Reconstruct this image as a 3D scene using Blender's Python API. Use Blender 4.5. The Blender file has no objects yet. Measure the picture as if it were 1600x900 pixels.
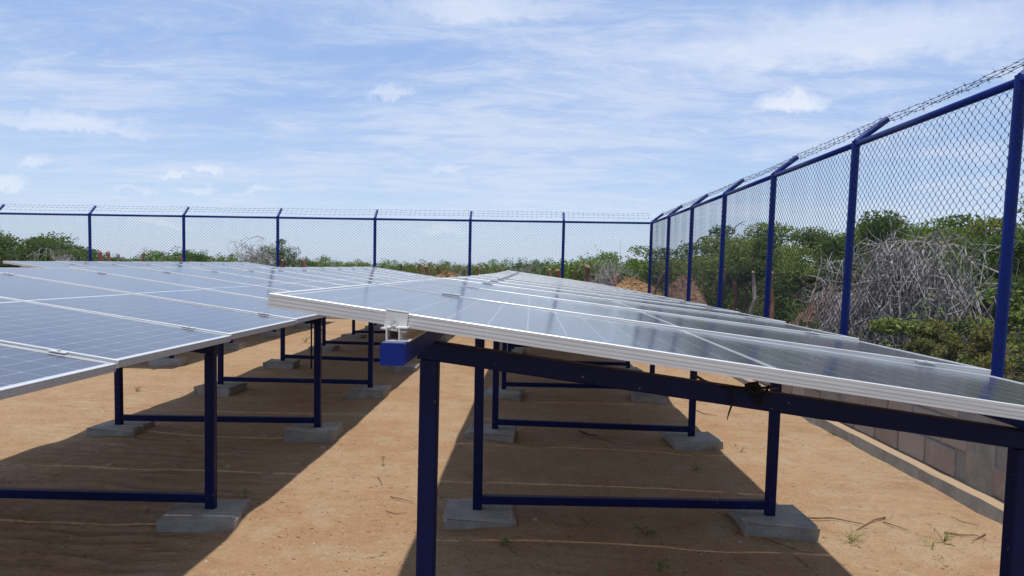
import bpy, math, random
import numpy as np
from mathutils import Matrix, Vector
random.seed(7); RNG = np.random.default_rng(11)
S = bpy.context.scene
COL = S.collection
R = math.radians

# ------------------------------------------------------------------ camera
F, CX, CY, VX, VY, ROLL, ZC = 1200.0, 800.0, 507.0, 830.0, 422.0, .022, 1.37
Yc = np.array([(VX-CX)/F, (VY-CY)/F, 1.0]); Yc /= np.linalg.norm(Yc)
Xc = np.array([1, ROLL, 0.]); Xc -= Xc@Yc*Yc; Xc /= np.linalg.norm(Xc)
Zc = np.cross(Yc, Xc)
if Zc[1] > 0: Zc = -Zc
cam = bpy.data.cameras.new('camera'); cam.lens = 27; cam.sensor_width = 36
cam.shift_y = (CY-450)/1600; cam.clip_start = .05; cam.clip_end = 9000
co = bpy.data.objects.new('camera', cam); COL.objects.link(co)
rt = Vector((Xc[0], Yc[0], Zc[0])); up = -Vector((Xc[1], Yc[1], Zc[1])); bk = -Vector((Xc[2], Yc[2], Zc[2]))
M = Matrix((rt, up, bk)).transposed().to_4x4(); M.translation = (0, 0, ZC)
co.matrix_world = M; S.camera = co

def ray(px, py):                      # world direction of a photo pixel (1600x900)
    c = np.array([(px-CX)/F, (py-CY)/F, 1.])
    return np.array([Xc@c, Yc@c, Zc@c])
def at(px, py, d):                    # point at depth Y = d
    r = ray(px, py); r = r*d/r[1]
    return Vector((r[0], r[1], r[2]+ZC))
def onground(px, py):
    z = 0.
    for _ in range(4):
        r = ray(px, py); t = (z-ZC)/r[2]; p = r*t
        z = gz(p[0], p[1])
    return Vector((p[0], p[1], z))

# ------------------------------------------------------------------ light
SUN_EL, SUN_AZ = 82.5, 172.0           # azimuth measured from +Y towards +X
sd = Vector((math.sin(R(SUN_AZ))*math.cos(R(SUN_EL)), math.cos(R(SUN_AZ))*math.cos(R(SUN_EL)), math.sin(R(SUN_EL))))
sl = bpy.data.lights.new('sun', 'SUN'); sl.energy = 3.3; sl.angle = R(1.1); sl.color = (1, .97, .92)
so = bpy.data.objects.new('sun', sl); COL.objects.link(so); so.rotation_euler = sd.to_track_quat('Z', 'Y').to_euler()
S.view_settings.view_transform = 'Standard'; S.view_settings.look = 'None'
S.view_settings.exposure = .45; S.view_settings.gamma = 1

class NT:                              # tiny node helper
    def __init__(s, tree): s.t = tree; s.n = tree.nodes; s.l = tree.links; s.n.clear()
    def N(s, typ, ins=None, **kw):
        n = s.n.new(typ)
        for k, v in kw.items(): setattr(n, k, v)
        for k, v in (ins or {}).items():
            sock = n.inputs[k]
            if isinstance(v, bpy.types.NodeSocket): s.l.new(v, sock)
            else: sock.default_value = v
        return n
    def m(s, op, a, b=None, c=None, clamp=False):
        d = {0: a}
        if b is not None: d[1] = b
        if c is not None: d[2] = c
        return s.N('ShaderNodeMath', d, operation=op, use_clamp=clamp).outputs[0]
    def mix(s, f, a, b, blend='MIX'):
        n = s.N('ShaderNodeMix', data_type='RGBA', blend_type=blend)
        for i, v in ((0, f), (6, a), (7, b)):
            if isinstance(v, bpy.types.NodeSocket): s.l.new(v, n.inputs[i])
            else: n.inputs[i].default_value = v
        return n.outputs[2]
    def noise(s, vec, scale, detail=4, rough=.55, **kw):
        return s.N('ShaderNodeTexNoise', {'Vector': vec, 'Scale': scale, 'Detail': detail, 'Roughness': rough, **kw}).outputs[0]
    def ramp(s, f, a, b): return s.N('ShaderNodeMapRange', {0: f, 1: a, 2: b, 3: 0., 4: 1.}, interpolation_type='SMOOTHSTEP').outputs[0]

# ------------------------------------------------------------------ sky
W = bpy.data.worlds.new('World'); S.world = W; W.use_nodes = True
w = NT(W.node_tree)
sky = w.N('ShaderNodeTexSky', sky_type='NISHITA', sun_disc=False, sun_elevation=R(SUN_EL), sun_rotation=R(SUN_AZ),
          air_density=1.0, dust_density=.6, ozone_density=1.6)
tc = w.N('ShaderNodeTexCoord').outputs['Generated']
sx = w.N('ShaderNodeSeparateXYZ', {0: tc})
zz = w.m('MAXIMUM', sx.outputs[2], .012)
den = w.m('ADD', zz, .09)
u_ = w.m('DIVIDE', sx.outputs[0], den); v_ = w.m('DIVIDE', sx.outputs[1], den)
flat = w.N('ShaderNodeCombineXYZ', {0: u_, 1: v_, 2: 0.}).outputs[0]
stre = w.N('ShaderNodeMapping', {'Vector': flat, 'Rotation': (0, 0, R(-24)), 'Scale': (.75, 1.5, 1)}).outputs[0]
warp = w.N('ShaderNodeTexNoise', {'Vector': stre, 'Scale': 1.3, 'Detail': 4.}).outputs[1]
wv = w.N('ShaderNodeVectorMath', {0: warp, 1: (.5, .5, .5)}, operation='SUBTRACT').outputs[0]
wv = w.N('ShaderNodeVectorMath', {0: wv, 3: .9}, operation='SCALE').outputs[0]
stw = w.N('ShaderNodeVectorMath', {0: stre, 1: wv}, operation='ADD').outputs[0]
big = w.noise(stw, .62, 6, .60); fine = w.noise(stw, 3.0, 9, .70)
ci = w.m('ADD', w.m('MULTIPLY', big, .68), w.m('MULTIPLY', fine, .32))
ci = w.m('MULTIPLY', w.ramp(ci, .40, .62), w.m('ADD', .62, w.m('MULTIPLY', w.ramp(fine, .34, .62), .38)))
veil = w.ramp(sx.outputs[2], .26, .0)           # thin haze veil toward the horizon
ci = w.m('MULTIPLY', ci, w.ramp(sx.outputs[2], .0, .10)); ci = w.m('MULTIPLY', ci, .74)
def sky_blob(px, py, rx, ry, soft=.9):          # small cumulus in a direction of the sky
    d = ray(px, py); d /= np.linalg.norm(d)
    r = np.cross(d, [0, 0, 1]); r /= np.linalg.norm(r); u = np.cross(r, d)
    a = w.m('DIVIDE', w.N('ShaderNodeVectorMath', {0: dirn, 1: tuple(r)}, operation='DOT_PRODUCT').outputs['Value'], rx/F)
    b = w.m('DIVIDE', w.m('SUBTRACT', w.N('ShaderNodeVectorMath', {0: dirn, 1: tuple(u)}, operation='DOT_PRODUCT').outputs['Value'], 0.), ry/F)
    f = w.N('ShaderNodeVectorMath', {0: tc, 1: tuple(d)}, operation='DOT_PRODUCT').outputs['Value']
    # flat base: squeeze below
    b = w.m('MULTIPLY', b, w.m('ADD', 1., w.m('MULTIPLY', w.m('LESS_THAN', b, 0.), 1.1)))
    q = w.m('SQRT', w.m('ADD', w.m('POWER', a, 2.), w.m('POWER', b, 2.)))
    s_ = w.m('MULTIPLY', w.ramp(q, 1.0, .25), soft)
    return w.m('MULTIPLY', s_, w.m('GREATER_THAN', f, 0.))
bn = w.N('ShaderNodeTexNoise', {'Vector': tc, 'Scale': 24., 'Detail': 6., 'Roughness': .62}).outputs[1]
bn = w.N('ShaderNodeVectorMath', {0: bn, 1: (.5, .5, .5)}, operation='SUBTRACT').outputs[0]
bn = w.N('ShaderNodeVectorMath', {0: bn, 3: .055}, operation='SCALE').outputs[0]
dirn = w.N('ShaderNodeVectorMath', {0: tc, 1: bn}, operation='ADD').outputs[0]
cu = None
for b in ((1240, 163, 60, 26, .8), (612, 150, 52, 16, .45), (275, 273, 30, 14, .6), (330, 268, 26, 14, .55), (50, 258, 30, 14, .5),
          (8, 290, 36, 18, .6), (310, 298, 34, 12, .4), (402, 302, 34, 10, .4), (700, 265, 44, 14, .4), (215, 297, 46, 9, .3),
          (100, 195, 150, 24, .5), (1100, 205, 26, 9, .25), (1330, 70, 380, 75, .55), (760, 20, 180, 36, .4), (700, 362, 44, 14, .4), (250, 352, 50, 12, .35)):
    s_ = sky_blob(*b); cu = s_ if cu is None else w.m('MAXIMUM', cu, s_)
cl = w.m('MAXIMUM', ci, cu)
hsv = w.N('ShaderNodeHueSaturation', {'Saturation': .86, 'Value': 1.0, 'Color': sky.outputs[0]}).outputs[0]
hsv = w.mix(.78, hsv, w.mix(veil, (1.42, 2.15, 3.85, 1), (2.35, 3.0, 4.15, 1)))          # thin high veil over the whole sky
skc = w.mix(ci, hsv, (3.45, 3.85, 4.6, 1)); skc = w.mix(cu, skc, (4.1, 4.35, 4.9, 1))
bg = w.N('ShaderNodeBackground', {'Color': skc, 'Strength': .15})
w.N('ShaderNodeOutputWorld', {0: bg.outputs[0]})

# ------------------------------------------------------------------ materials
def mat(name):
    m_ = bpy.data.materials.new(name); m_.use_nodes = True
    return m_, NT(m_.node_tree)
def finish(n, bsdf): n.N('ShaderNodeOutputMaterial', {0: bsdf})
def principled(n, col, rough=.5, metal=0., bump=None, bs=.3, bd=.01, spec=.5, **kw):
    d = {'Base Color': col, 'Roughness': rough, 'Metallic': metal, 'Specular IOR Level': spec}
    d.update(kw)
    if bump is not None:
        d['Normal'] = n.N('ShaderNodeBump', {'Strength': bs, 'Distance': bd, 'Height': bump}).outputs[0]
    return n.N('ShaderNodeBsdfPrincipled', d).outputs[0]
MT = {}
def obj_xyz(n, out='Object'): return n.N('ShaderNodeTexCoord').outputs[out]

def paint(name, c1, c2, rough=.38):
    m_, n = mat(name); tcx = obj_xyz(n)
    p = n.N('ShaderNodeNewGeometry').outputs['Position']
    a = n.noise(p, 3.5, 6, .7); b = n.noise(p, 60, 3)
    col = n.mix(n.ramp(a, .35, .7), c1, c2)
    dust = n.m('MULTIPLY', n.ramp(n.noise(p, 9, 8, .75), .56, .8), .05)
    col = n.mix(dust, col, (.25, .21, .17, 1))
    nzz = n.N('ShaderNodeSeparateXYZ', {0: n.N('ShaderNodeNewGeometry').outputs['Normal']}).outputs[2]
    dust = n.m('MAXIMUM', dust, n.m('MULTIPLY', n.ramp(nzz, .6, .95), n.m('ADD', .12, n.m('MULTIPLY', n.noise(p, 12, 5, .7), .45))))
    col = n.mix(dust, col, (.26, .23, .20, 1))
    chip = n.ramp(n.noise(p, 38, 3, .5), .71, .74)
    col = n.mix(n.m('MULTIPLY', chip, .35), col, (.30, .32, .36, 1))
    finish(n, principled(n, col, n.m('ADD', rough, n.m('MULTIPLY', dust, .8)), 0, b, .12, .003, .18)); MT[name] = m_
paint('blue_paint', (.0010, .0045, .046, 1), (.0018, .007, .066, 1), .5)
paint('fence_and_lit_purlin_paint', (.002, .016, .145, 1), (.004, .022, .185, 1), .45)  # fence colour; on the purlins the brighter blue paints in sunlight
m_, n = mat('fence_wire'); finish(n, principled(n, (.022, .03, .075, 1), .45, .15)); MT['fence_wire'] = m_
m_, n = mat('barb_wire'); finish(n, principled(n, (.05, .055, .075, 1), .5, .4)); MT['barb_wire'] = m_

m_, n = mat('aluminium'); p = obj_xyz(n)
sc_ = n.N('ShaderNodeMapping', {'Vector': p, 'Scale': (2, 60, 60)}).outputs[0]
a = n.noise(sc_, 3, 5, .6)
col = n.mix(n.ramp(a, .3, .7), (.50, .503, .495, 1), (.62, .622, .61, 1))
col = n.mix(n.m('MULTIPLY', n.ramp(n.noise(p, 7, 6, .7), .5, .8), .3), col, (.50, .45, .38, 1))
finish(n, principled(n, col, .42, .25, a, .05, .001)); MT['aluminium'] = m_
m_, n = mat('raw_rail'); p = obj_xyz(n)
finish(n, principled(n, n.mix(n.noise(p, 14, 4), (.62, .60, .55, 1), (.75, .74, .70, 1)), .5, .35)); MT['raw_rail'] = m_
m_, n = mat('steel_bolt'); finish(n, principled(n, (.6, .6, .6, 1), .3, 1.)); MT['steel_bolt'] = m_

PL, PW, PT, PITCH = 2.10, 1.0382, .029, 1.045     # panel length, width, thickness, spacing
# glass with printed cells: flat print under glass
m_, n = mat('solar_glass'); p = obj_xyz(n); s3 = n.N('ShaderNodeSeparateXYZ', {0: p})
CLX, CLY = .0845, .166
ax = n.m('ABSOLUTE', s3.outputs[0]); cx_ = n.m('DIVIDE', n.m('SUBTRACT', ax, .010), CLX)
cy_ = n.m('DIVIDE', n.m('ADD', s3.outputs[1], 3*CLY), CLY)
def dist_edge(v, size):      # metres to the nearest cell border
    f = n.m('FRACT', v); return n.m('MULTIPLY', n.m('MINIMUM', f, n.m('SUBTRACT', 1., f)), size)
dx, dy = dist_edge(cx_, CLX), dist_edge(cy_, CLY)
line = n.m('MAXIMUM', n.m('LESS_THAN', dx, .0012), n.m('LESS_THAN', dy, .0013))
cf = n.m('MODULO', n.m('FLOOR', cx_), 2.)
diam = n.m('LESS_THAN', n.m('ADD', dx, dy), .0075)
line = n.m('MAXIMUM', line, diam)
edge = n.m('MAXIMUM', n.m('GREATER_THAN', ax, .010+12*CLX), n.m('GREATER_THAN', n.m('ABSOLUTE', s3.outputs[1]), 3*CLY))
mid = n.m('LESS_THAN', ax, .009)
white = n.m('MAXIMUM', n.m('MAXIMUM', line, edge), mid)
bus = n.m('LESS_THAN', dist_edge(n.m('MULTIPLY', cy_, 9.), CLY/9), .0003)
wp = n.N('ShaderNodeNewGeometry').outputs['Position']
oi = n.N('ShaderNodeObjectInfo').outputs['Random']
cellid = n.N('ShaderNodeTexWhiteNoise', {'Vector': n.N('ShaderNodeCombineXYZ', {0: n.m('FLOOR', cx_), 1: n.m('FLOOR', cy_), 2: oi}).outputs[0]}, noise_dimensions='3D').outputs[0]
cell = n.mix(cellid, (.014, .020, .044, 1), (.020, .028, .056, 1))
cell = n.mix(n.m('MULTIPLY', bus, .5), cell, (.22, .24, .28, 1))
pc = n.mix(white, cell, (.25, .275, .31, 1))
pc = n.mix(n.m('MAXIMUM', edge, mid), pc, (.42, .44, .47, 1))
d1 = n.noise(wp, 2.2, 7, .65); d2 = n.noise(n.N('ShaderNodeMapping', {'Vector': wp, 'Scale': (3, 40, 3)}).outputs[0], 2.5, 5, .7)
spots = n.ramp(n.noise(wp, 45, 4, .6), .62, .80)
dust = n.m('ADD', n.m('ADD', .030, n.m('MULTIPLY', d1, .08)), n.m('MULTIPLY', d2, .04))
dust = n.m('ADD', dust, n.m('MULTIPLY', spots, .10))
pc = n.mix(dust, pc, (.56, .52, .46, 1))
rg = n.m('ADD', .10, n.m('MULTIPLY', dust, .40))
finish(n, principled(n, pc, rg, 0, d1, .02, .01, .5, IOR=1.45)); MT['solar_glass'] = m_
m_, n = mat('backsheet'); finish(n, principled(n, (.68, .68, .67, 1), .6)); MT['backsheet'] = m_

m_, n = mat('sand'); wp = n.N('ShaderNodeNewGeometry').outputs['Position']
s3 = n.N('ShaderNodeSeparateXYZ', {0: wp})
b1 = n.noise(wp, .55, 6, .6); b2 = n.noise(wp, 3.2, 7, .65); b3 = n.noise(wp, 70, 4, .7); b4 = n.noise(wp, 320, 2, .5)
b5 = n.noise(wp, 11, 6, .7); b6 = n.noise(wp, 28, 5, .7)
c = n.mix(n.ramp(b1, .40, .60), (0.306, 0.177, 0.088, 1), (0.344, 0.222, 0.124, 1))
c = n.mix(n.m('MULTIPLY', n.ramp(b2, .48, .66), .6), c, (0.362, 0.269, 0.167, 1))
c = n.mix(n.m('MULTIPLY', n.ramp(b2, .47, .32), .5), c, (0.243, 0.119, 0.058, 1))
c = n.mix(n.m('MULTIPLY', n.ramp(b3, .48, .66), .55), c, (0.184, 0.114, 0.062, 1))
c = n.mix(n.m('MULTIPLY', n.ramp(b4, .50, .66), .45), c, (0.441, 0.354, 0.241, 1))
c = n.mix(n.m('MULTIPLY', n.ramp(b5, .50, .66), .40), c, (0.222, 0.133, 0.071, 1))
c = n.mix(n.m('MULTIPLY', n.ramp(b6, .52, .68), .38), c, (0.423, 0.332, 0.217, 1))
pale = n.m('MULTIPLY', n.ramp(n.noise(wp, 1.3, 9, .75, Distortion=.6), .58, .74), .35)
c = n.mix(pale, c, (0.398, 0.339, 0.258, 1))
spk = n.ramp(n.noise(wp, 120, 2, .5), .73, .78)
c = n.mix(n.m('MULTIPLY', spk, .7), c, (0.087, 0.053, 0.030, 1))
# ground outside the yard turns to grassy scrub soil (its own colour)
gr = n.ramp(n.m('ADD', n.m('MULTIPLY', n.noise(wp, .35, 6, .65), 6.), n.m('MAXIMUM', n.m('SUBTRACT', s3.outputs[1], 24.), n.m('SUBTRACT', s3.outputs[0], 5.5))), 1.5, 4.)
gcol = n.mix(n.ramp(n.noise(wp, .8, 7, .7), .35, .65), (.16, .15, .055, 1), (.085, .115, .035, 1))
c = n.mix(gr, c, gcol)
rip = n.N('ShaderNodeMapping', {'Vector': wp, 'Rotation': (0, 0, R(8)), 'Scale': (.5, 1, 1)}).outputs[0]
wave = n.N('ShaderNodeTexWave', {'Vector': rip, 'Scale': 2.1, 'Distortion': 7., 'Detail': 4., 'Detail Scale': 1.9, 'Detail Roughness': .6}, bands_direction='Y', wave_profile='SIN').outputs[1]
rm = n.m('MAXIMUM', n.m('MULTIPLY', n.ramp(n.noise(wp, .45, 3), .46, .62), .35), n.m('MULTIPLY', n.m('MULTIPLY', n.ramp(s3.outputs[0], -1.35, -1.75), n.m('MULTIPLY', n.ramp(s3.outputs[0], -3.7, -3.2), n.ramp(s3.outputs[1], 6.6, 5.2))), n.ramp(n.noise(wp, .9, 3), .34, .55)))
c = n.mix(n.m('MULTIPLY', n.m('MULTIPLY', n.ramp(wave, .45, .10), rm), .30), c, (.135, .070, .038, 1))
h = n.m('ADD', n.m('MULTIPLY', n.m('MULTIPLY', wave, rm), .042), n.m('MULTIPLY', b2, .05))
h = n.m('ADD', h, n.m('ADD', n.m('ADD', n.m('MULTIPLY', b5, .016), n.m('MULTIPLY', b3, .008)), n.m('MULTIPLY', b4, .002)))
finish(n, principled(n, c, .95, 0, h, 1., 1., .15)); MT['sand'] = m_

m_, n = mat('concrete'); wp = n.N('ShaderNodeNewGeometry').outputs['Position']
a = n.noise(wp, 9, 9, .75); b = n.noise(wp, 90, 5, .7)
c = n.mix(n.ramp(a, .3, .7), (.22, .205, .180, 1), (.345, .325, .29, 1))
c = n.mix(n.m('MULTIPLY', n.ramp(b, .5, .75), .4), c, (.19, .185, .175, 1))
c = n.mix(n.m('MULTIPLY', n.ramp(n.noise(wp, 7, 7, .75), .50, .66), .6), c, (.40, .28, .17, 1))
finish(n, principled(n, c, .92, 0, n.m('ADD', a, n.m('MULTIPLY', b, .4)), .6, .012, .2)); MT['concrete'] = m_
m_, n = mat('ledge_concrete'); wp = n.N('ShaderNodeNewGeometry').outputs['Position']
nz = n.N('ShaderNodeSeparateXYZ', {0: n.N('ShaderNodeNewGeometry').outputs['Normal']}).outputs[2]
a = n.noise(wp, 5, 8, .7); b = n.noise(wp, 80, 4, .7)
c = n.mix(n.ramp(a, .3, .7), (.26, .25, .225, 1), (.38, .36, .32, 1))
sandy = n.m('MULTIPLY', n.ramp(n.m('ADD', n.m('MULTIPLY', nz, .6), a), .85, 1.05), .9)
c = n.mix(sandy, c, (.36, .25, .15, 1))
finish(n, principled(n, c, .95, 0, n.m('ADD', a, n.m('MULTIPLY', b, .4)), .7, .015, .15)); MT['ledge_concrete'] = m_
m_, n = mat('block'); p = obj_xyz(n); oi = n.N('ShaderNodeObjectInfo').outputs['Random']
wp = n.N('ShaderNodeNewGeometry').outputs['Position']
a = n.noise(wp, 9, 7, .7); b = n.noise(wp, 130, 4, .7)
c = n.mix(oi, (.29, .225, .185, 1), (.41, .35, .30, 1))
c = n.mix(n.ramp(a, .4, .75), c, (.36, .33, .295, 1))
c = n.mix(n.m('MULTIPLY', n.ramp(b, .5, .75), .4), c, (.22, .18, .15, 1))
finish(n, principled(n, c, .95, 0, n.m('ADD', a, b), .6, .006, .15)); MT['block'] = m_
m_, n = mat('mortar'); wp = n.N('ShaderNodeNewGeometry').outputs['Position']
a = n.noise(wp, 30, 6, .7)
finish(n, principled(n, n.mix(a, (.20, .19, .17, 1), (.36, .345, .32, 1)), .95, 0, a, .8, .015, .1)); MT['mortar'] = m_

def rubble(name, c1, c2, c3):
    m_, n = mat(name); wp = n.N('ShaderNodeNewGeometry').outputs['Position']
    a = n.noise(wp, 2.5, 8, .7); b = n.noise(wp, 14, 6, .75)
    c = n.mix(n.ramp(a, .35, .65), c1, c2); c = n.mix(n.ramp(b, .5, .7), c, c3)
    finish(n, principled(n, c, .95, 0, n.m('ADD', a, b), 1., .06, .1)); MT[name] = m_
rubble('orange_spoil', (.33, .18, .085, 1), (.43, .27, .14, 1), (.25, .14, .075, 1))
rubble('brown_spoil', (.22, .13, .085, 1), (.30, .195, .125, 1), (.16, .095, .062, 1))

def leaf(name, c1, c2, c3):
    m_, n = mat(name); wp = n.N('ShaderNodeNewGeometry').outputs['Position']; isl = n.N('ShaderNodeNewGeometry').outputs['Random Per Island']
    oi = n.N('ShaderNodeObjectInfo').outputs['Random']
    c = n.mix(n.ramp(n.noise(wp, 1.4, 4, .6), .35, .65), c1, c2)
    c = n.mix(n.m('MULTIPLY', n.ramp(isl, .45, 1.), .8), c, c3)
    hs = n.N('ShaderNodeHueSaturation', {'Hue': n.m('ADD', .485, n.m('MULTIPLY', oi, .03)), 'Saturation': 1., 'Value': n.m('ADD', .85, n.m('MULTIPLY', oi, .3)), 'Color': c}).outputs[0]
    d = n.N('ShaderNodeBsdfDiffuse', {0: hs}).outputs[0]; t = n.N('ShaderNodeBsdfTranslucent', {0: n.mix(.5, hs, (.16, .20, .03, 1))}).outputs[0]
    finish(n, n.N('ShaderNodeMixShader', {0: .38, 1: d, 2: t}).outputs[0]); MT[name] = m_
leaf('leaf_green', (.092, .155, .034, 1), (.14, .21, .048, 1), (.19, .25, .066, 1))
leaf('leaf_olive', (.13, .17, .042, 1), (.18, .21, .058, 1), (.24, .25, .085, 1))
leaf('leaf_dark', (.052, .098, .028, 1), (.082, .130, .038, 1), (.125, .17, .055, 1))
leaf('leaf_yellow', (.17, .165, .050, 1), (.13, .150, .045, 1), (.27, .22, .085, 1))
leaf('leaf_bright', (.10, .22, .04, 1), (.13, .26, .05, 1), (.16, .30, .06, 1))
def wood(name, c1, c2):
    m_, n = mat(name); wp = n.N('ShaderNodeNewGeometry').outputs['Position']
    a = n.noise(n.N('ShaderNodeMapping', {'Vector': wp, 'Scale': (6, 6, 1)}).outputs[0], 5, 6, .7)
    finish(n, principled(n, n.mix(n.ramp(a, .3, .7), c1, c2), .9, 0, a, .7, .01, .1)); MT[name] = m_
wood('dead_wood', (.21, .19, .175, 1), (.42, .39, .365, 1))
wood('bark', (.10, .075, .055, 1), (.19, .15, .115, 1))
wood('stake_brown', (.12, .075, .05, 1), (.24, .16, .11, 1))
wood('stake_grey', (.17, .14, .12, 1), (.30, .25, .22, 1))
wood('stake_red', (.22, .09, .06, 1), (.34, .17, .12, 1))
wood('fresh_cut', (.22, .13, .075, 1), (.36, .24, .14, 1))
wood('twig', (.12, .07, .04, 1), (.24, .15, .09, 1))
wood('litter', (.06, .035, .02, 1), (.17, .10, .06, 1))
m_, n = mat('black_rubber'); finish(n, principled(n, (.005, .005, .005, 1), .6, spec=.2)); MT['black_rubber'] = m_
m_, n = mat('pebble'); wp = n.N('ShaderNodeNewGeometry').outputs['Position']
finish(n, principled(n, n.mix(n.noise(wp, 30, 4), (.26, .20, .15, 1), (.42, .36, .30, 1)), .9)); MT['pebble'] = m_

# ------------------------------------------------------------------ mesh helpers
class MB:
    def __init__(s): s.v = []; s.f = []
    def add(s, v, f):
        o = len(s.v); s.v += [tuple(p) for p in v]; s.f += [tuple(i+o for i in q) for q in f]; return s
    def box(s, c, d, rot=None):
        v = [Vector((x*d[0]/2, y*d[1]/2, z*d[2]/2)) for x in (-1, 1) for y in (-1, 1) for z in (-1, 1)]
        if rot is not None: v = [rot @ p for p in v]
        return s.add([p+Vector(c) for p in v], [(0, 1, 3, 2), (4, 6, 7, 5), (0, 4, 5, 1), (2, 3, 7, 6), (0, 2, 6, 4), (1, 5, 7, 3)])
    def bevbox(s, c, d, b, rot=None, jit=0):
        # box with chamfered upright edges and top rim: three rings of eight
        x, y, z = d[0]/2, d[1]/2, d[2]/2
        def ring(k, zz):
            q = [(x-k, y-b-k), (x-b-k, y-k), (-x+b+k, y-k), (-x+k, y-b-k), (-x+k, -y+b+k), (-x+b+k, -y+k), (x-b-k, -y+k), (x-k, -y+b+k)]
            return [Vector((p[0]+random.uniform(-jit, jit), p[1]+random.uniform(-jit, jit), zz+random.uniform(-jit, jit)*.5)) for p in q]
        v = ring(0, -z)+ring(0, z-b)+ring(b, z)
        if rot is not None: v = [rot @ p for p in v]
        f = [tuple(range(7, -1, -1)), tuple(range(16, 24))]
        for r in (0, 8):
            for i in range(8): j = (i+1) % 8; f.append((r+i, r+j, r+8+j, r+8+i))
        return s.add([p+Vector(c) for p in v], f)
    def sweep(s, pts, sec, closed_sec=True, caps=True):
        # section: list of (side, up) offsets; path roughly horizontal, world up kept
        pts = [Vector(p) for p in pts]; n_ = len(sec); v = []; f = []
        for i, p in enumerate(pts):
            t = (pts[min(i+1, len(pts)-1)]-pts[max(i-1, 0)]).normalized()
            upv = Vector((0, 0, 1)) if abs(t.z) < .9 else Vector((0, 1, 0))
            sd_ = t.cross(upv).normalized(); u2 = sd_.cross(t)
            v += [p+sd_*a+u2*b for a, b in sec]
        for i in range(len(pts)-1):
            for k in range(n_): j = (k+1) % n_; f.append((i*n_+k, i*n_+j, (i+1)*n_+j, (i+1)*n_+k))
        if caps: f += [tuple(range(n_-1, -1, -1)), tuple((len(pts)-1)*n_+k for k in range(n_))]
        return s.add(v, f)
    def bar(s, a, b, wd, ht, bev=.004):
        x, y = wd/2, ht/2
        sec = [(x, -y+bev), (x, y-bev), (x-bev, y), (-x+bev, y), (-x, y-bev), (-x, -y+bev), (-x+bev, -y), (x-bev, -y)]
        return s.sweep(a if b is None else [a, b], sec)
    def tube(s, pts, r, k=6, caps=True):
        pts = [Vector(p) for p in pts]; rs = r if isinstance(r, (list, tuple)) else [r]*len(pts)
        v = []; f = []; pu = None
        for i, p in enumerate(pts):
            t = (pts[min(i+1, len(pts)-1)]-pts[max(i-1, 0)]).normalized()
            if pu is None: pu = t.orthogonal().normalized()
            pu = (pu-t*pu.dot(t)).normalized(); q = t.cross(pu)
            v += [p+(pu*math.cos(6.2832*j/k)+q*math.sin(6.2832*j/k))*rs[i] for j in range(k)]
        for i in range(len(pts)-1):
            for a in range(k): b = (a+1) % k; f.append((i*k+a, i*k+b, (i+1)*k+b, (i+1)*k+a))
        if caps: f += [tuple(range(k-1, -1, -1)), tuple((len(pts)-1)*k+a for a in range(k))]
        return s.add(v, f)
    def mesh(s, name, material, smooth=False):
        me = bpy.data.meshes.new(name); me.from_pydata(s.v, [], s.f); me.materials.append(MT[material])
        if smooth: me.polygons.foreach_set('use_smooth', [True]*len(me.polygons))
        me.update(); return me
    def obj(s, name, material, parent=None, loc=None, smooth=False): return link(name, s.mesh(name, material, smooth), parent, loc)
def npmesh(name, V, Fc, material):       # V (n,3), Fc (m,k) numpy
    me = bpy.data.meshes.new(name); V = np.asarray(V, dtype=np.float32); Fc = np.asarray(Fc, dtype=np.int32); k = Fc.shape[1]
    me.vertices.add(len(V)); me.vertices.foreach_set('co', V.ravel()); me.loops.add(Fc.size); me.loops.foreach_set('vertex_index', Fc.ravel())
    me.polygons.add(len(Fc)); me.polygons.foreach_set('loop_start', np.arange(0, Fc.size, k, dtype=np.int32))
    me.materials.append(MT[material]); me.update(calc_edges=True); return me
def link(name, me, parent=None, loc=None):
    o = bpy.data.objects.new(name, me); COL.objects.link(o)
    if parent is not None: o.parent = parent
    if loc is not None: o.location = loc
    return o
def empty(name, loc):
    o = bpy.data.objects.new(name, None); COL.objects.link(o); o.location = loc; o.empty_display_size = .2; return o
def tag(o, label=None, cat=None, group=None, kind=None):
    for k, v in (('label', label), ('category', cat), ('group', group), ('kind', kind)):
        if v: o[k] = v
    return o

# ------------------------------------------------------------------ ground
_P = RNG.random((64, 64))
def vnoise(x, y):
    x = np.asarray(x, float); y = np.asarray(y, float)
    i = np.floor(x).astype(int); j = np.floor(y).astype(int); a = x-i; b = y-j; a = a*a*(3-2*a); b = b*b*(3-2*b)
    g = lambda p, q: _P[p % 64, q % 64]
    return (g(i, j)*(1-a)+g(i+1, j)*a)*(1-b)+(g(i, j+1)*(1-a)+g(i+1, j+1)*a)*b-.5
def sstep(x, a, b): t = np.clip((x-a)/(b-a), 0, 1); return t*t*(3-2*t)
def gz(x, y):
    x = np.asarray(x, float); y = np.asarray(y, float)
    z = -.035*sstep(x, .6, 2.7)+.05*sstep(y, 8, 18)+.020*vnoise(x*.8+9, y*.8)+.012*vnoise(x*2.3, y*2.3+5)+.008*vnoise(x*5+3, y*5)+.004*vnoise(x*11, y*11+7)
    z = z+.5*vnoise(x*.02, y*.02)*sstep(np.hypot(x, y-8), 40, 120)
    return z if z.ndim else float(z)
FEET = [(c, 2.08+2.07*k) for c in (-.27, 1.337) for k in range(4)]+[(c, 1.95+2.04*k) for c in (-3.285, -1.68) for k in range(4)]
_gz0 = gz
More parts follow.
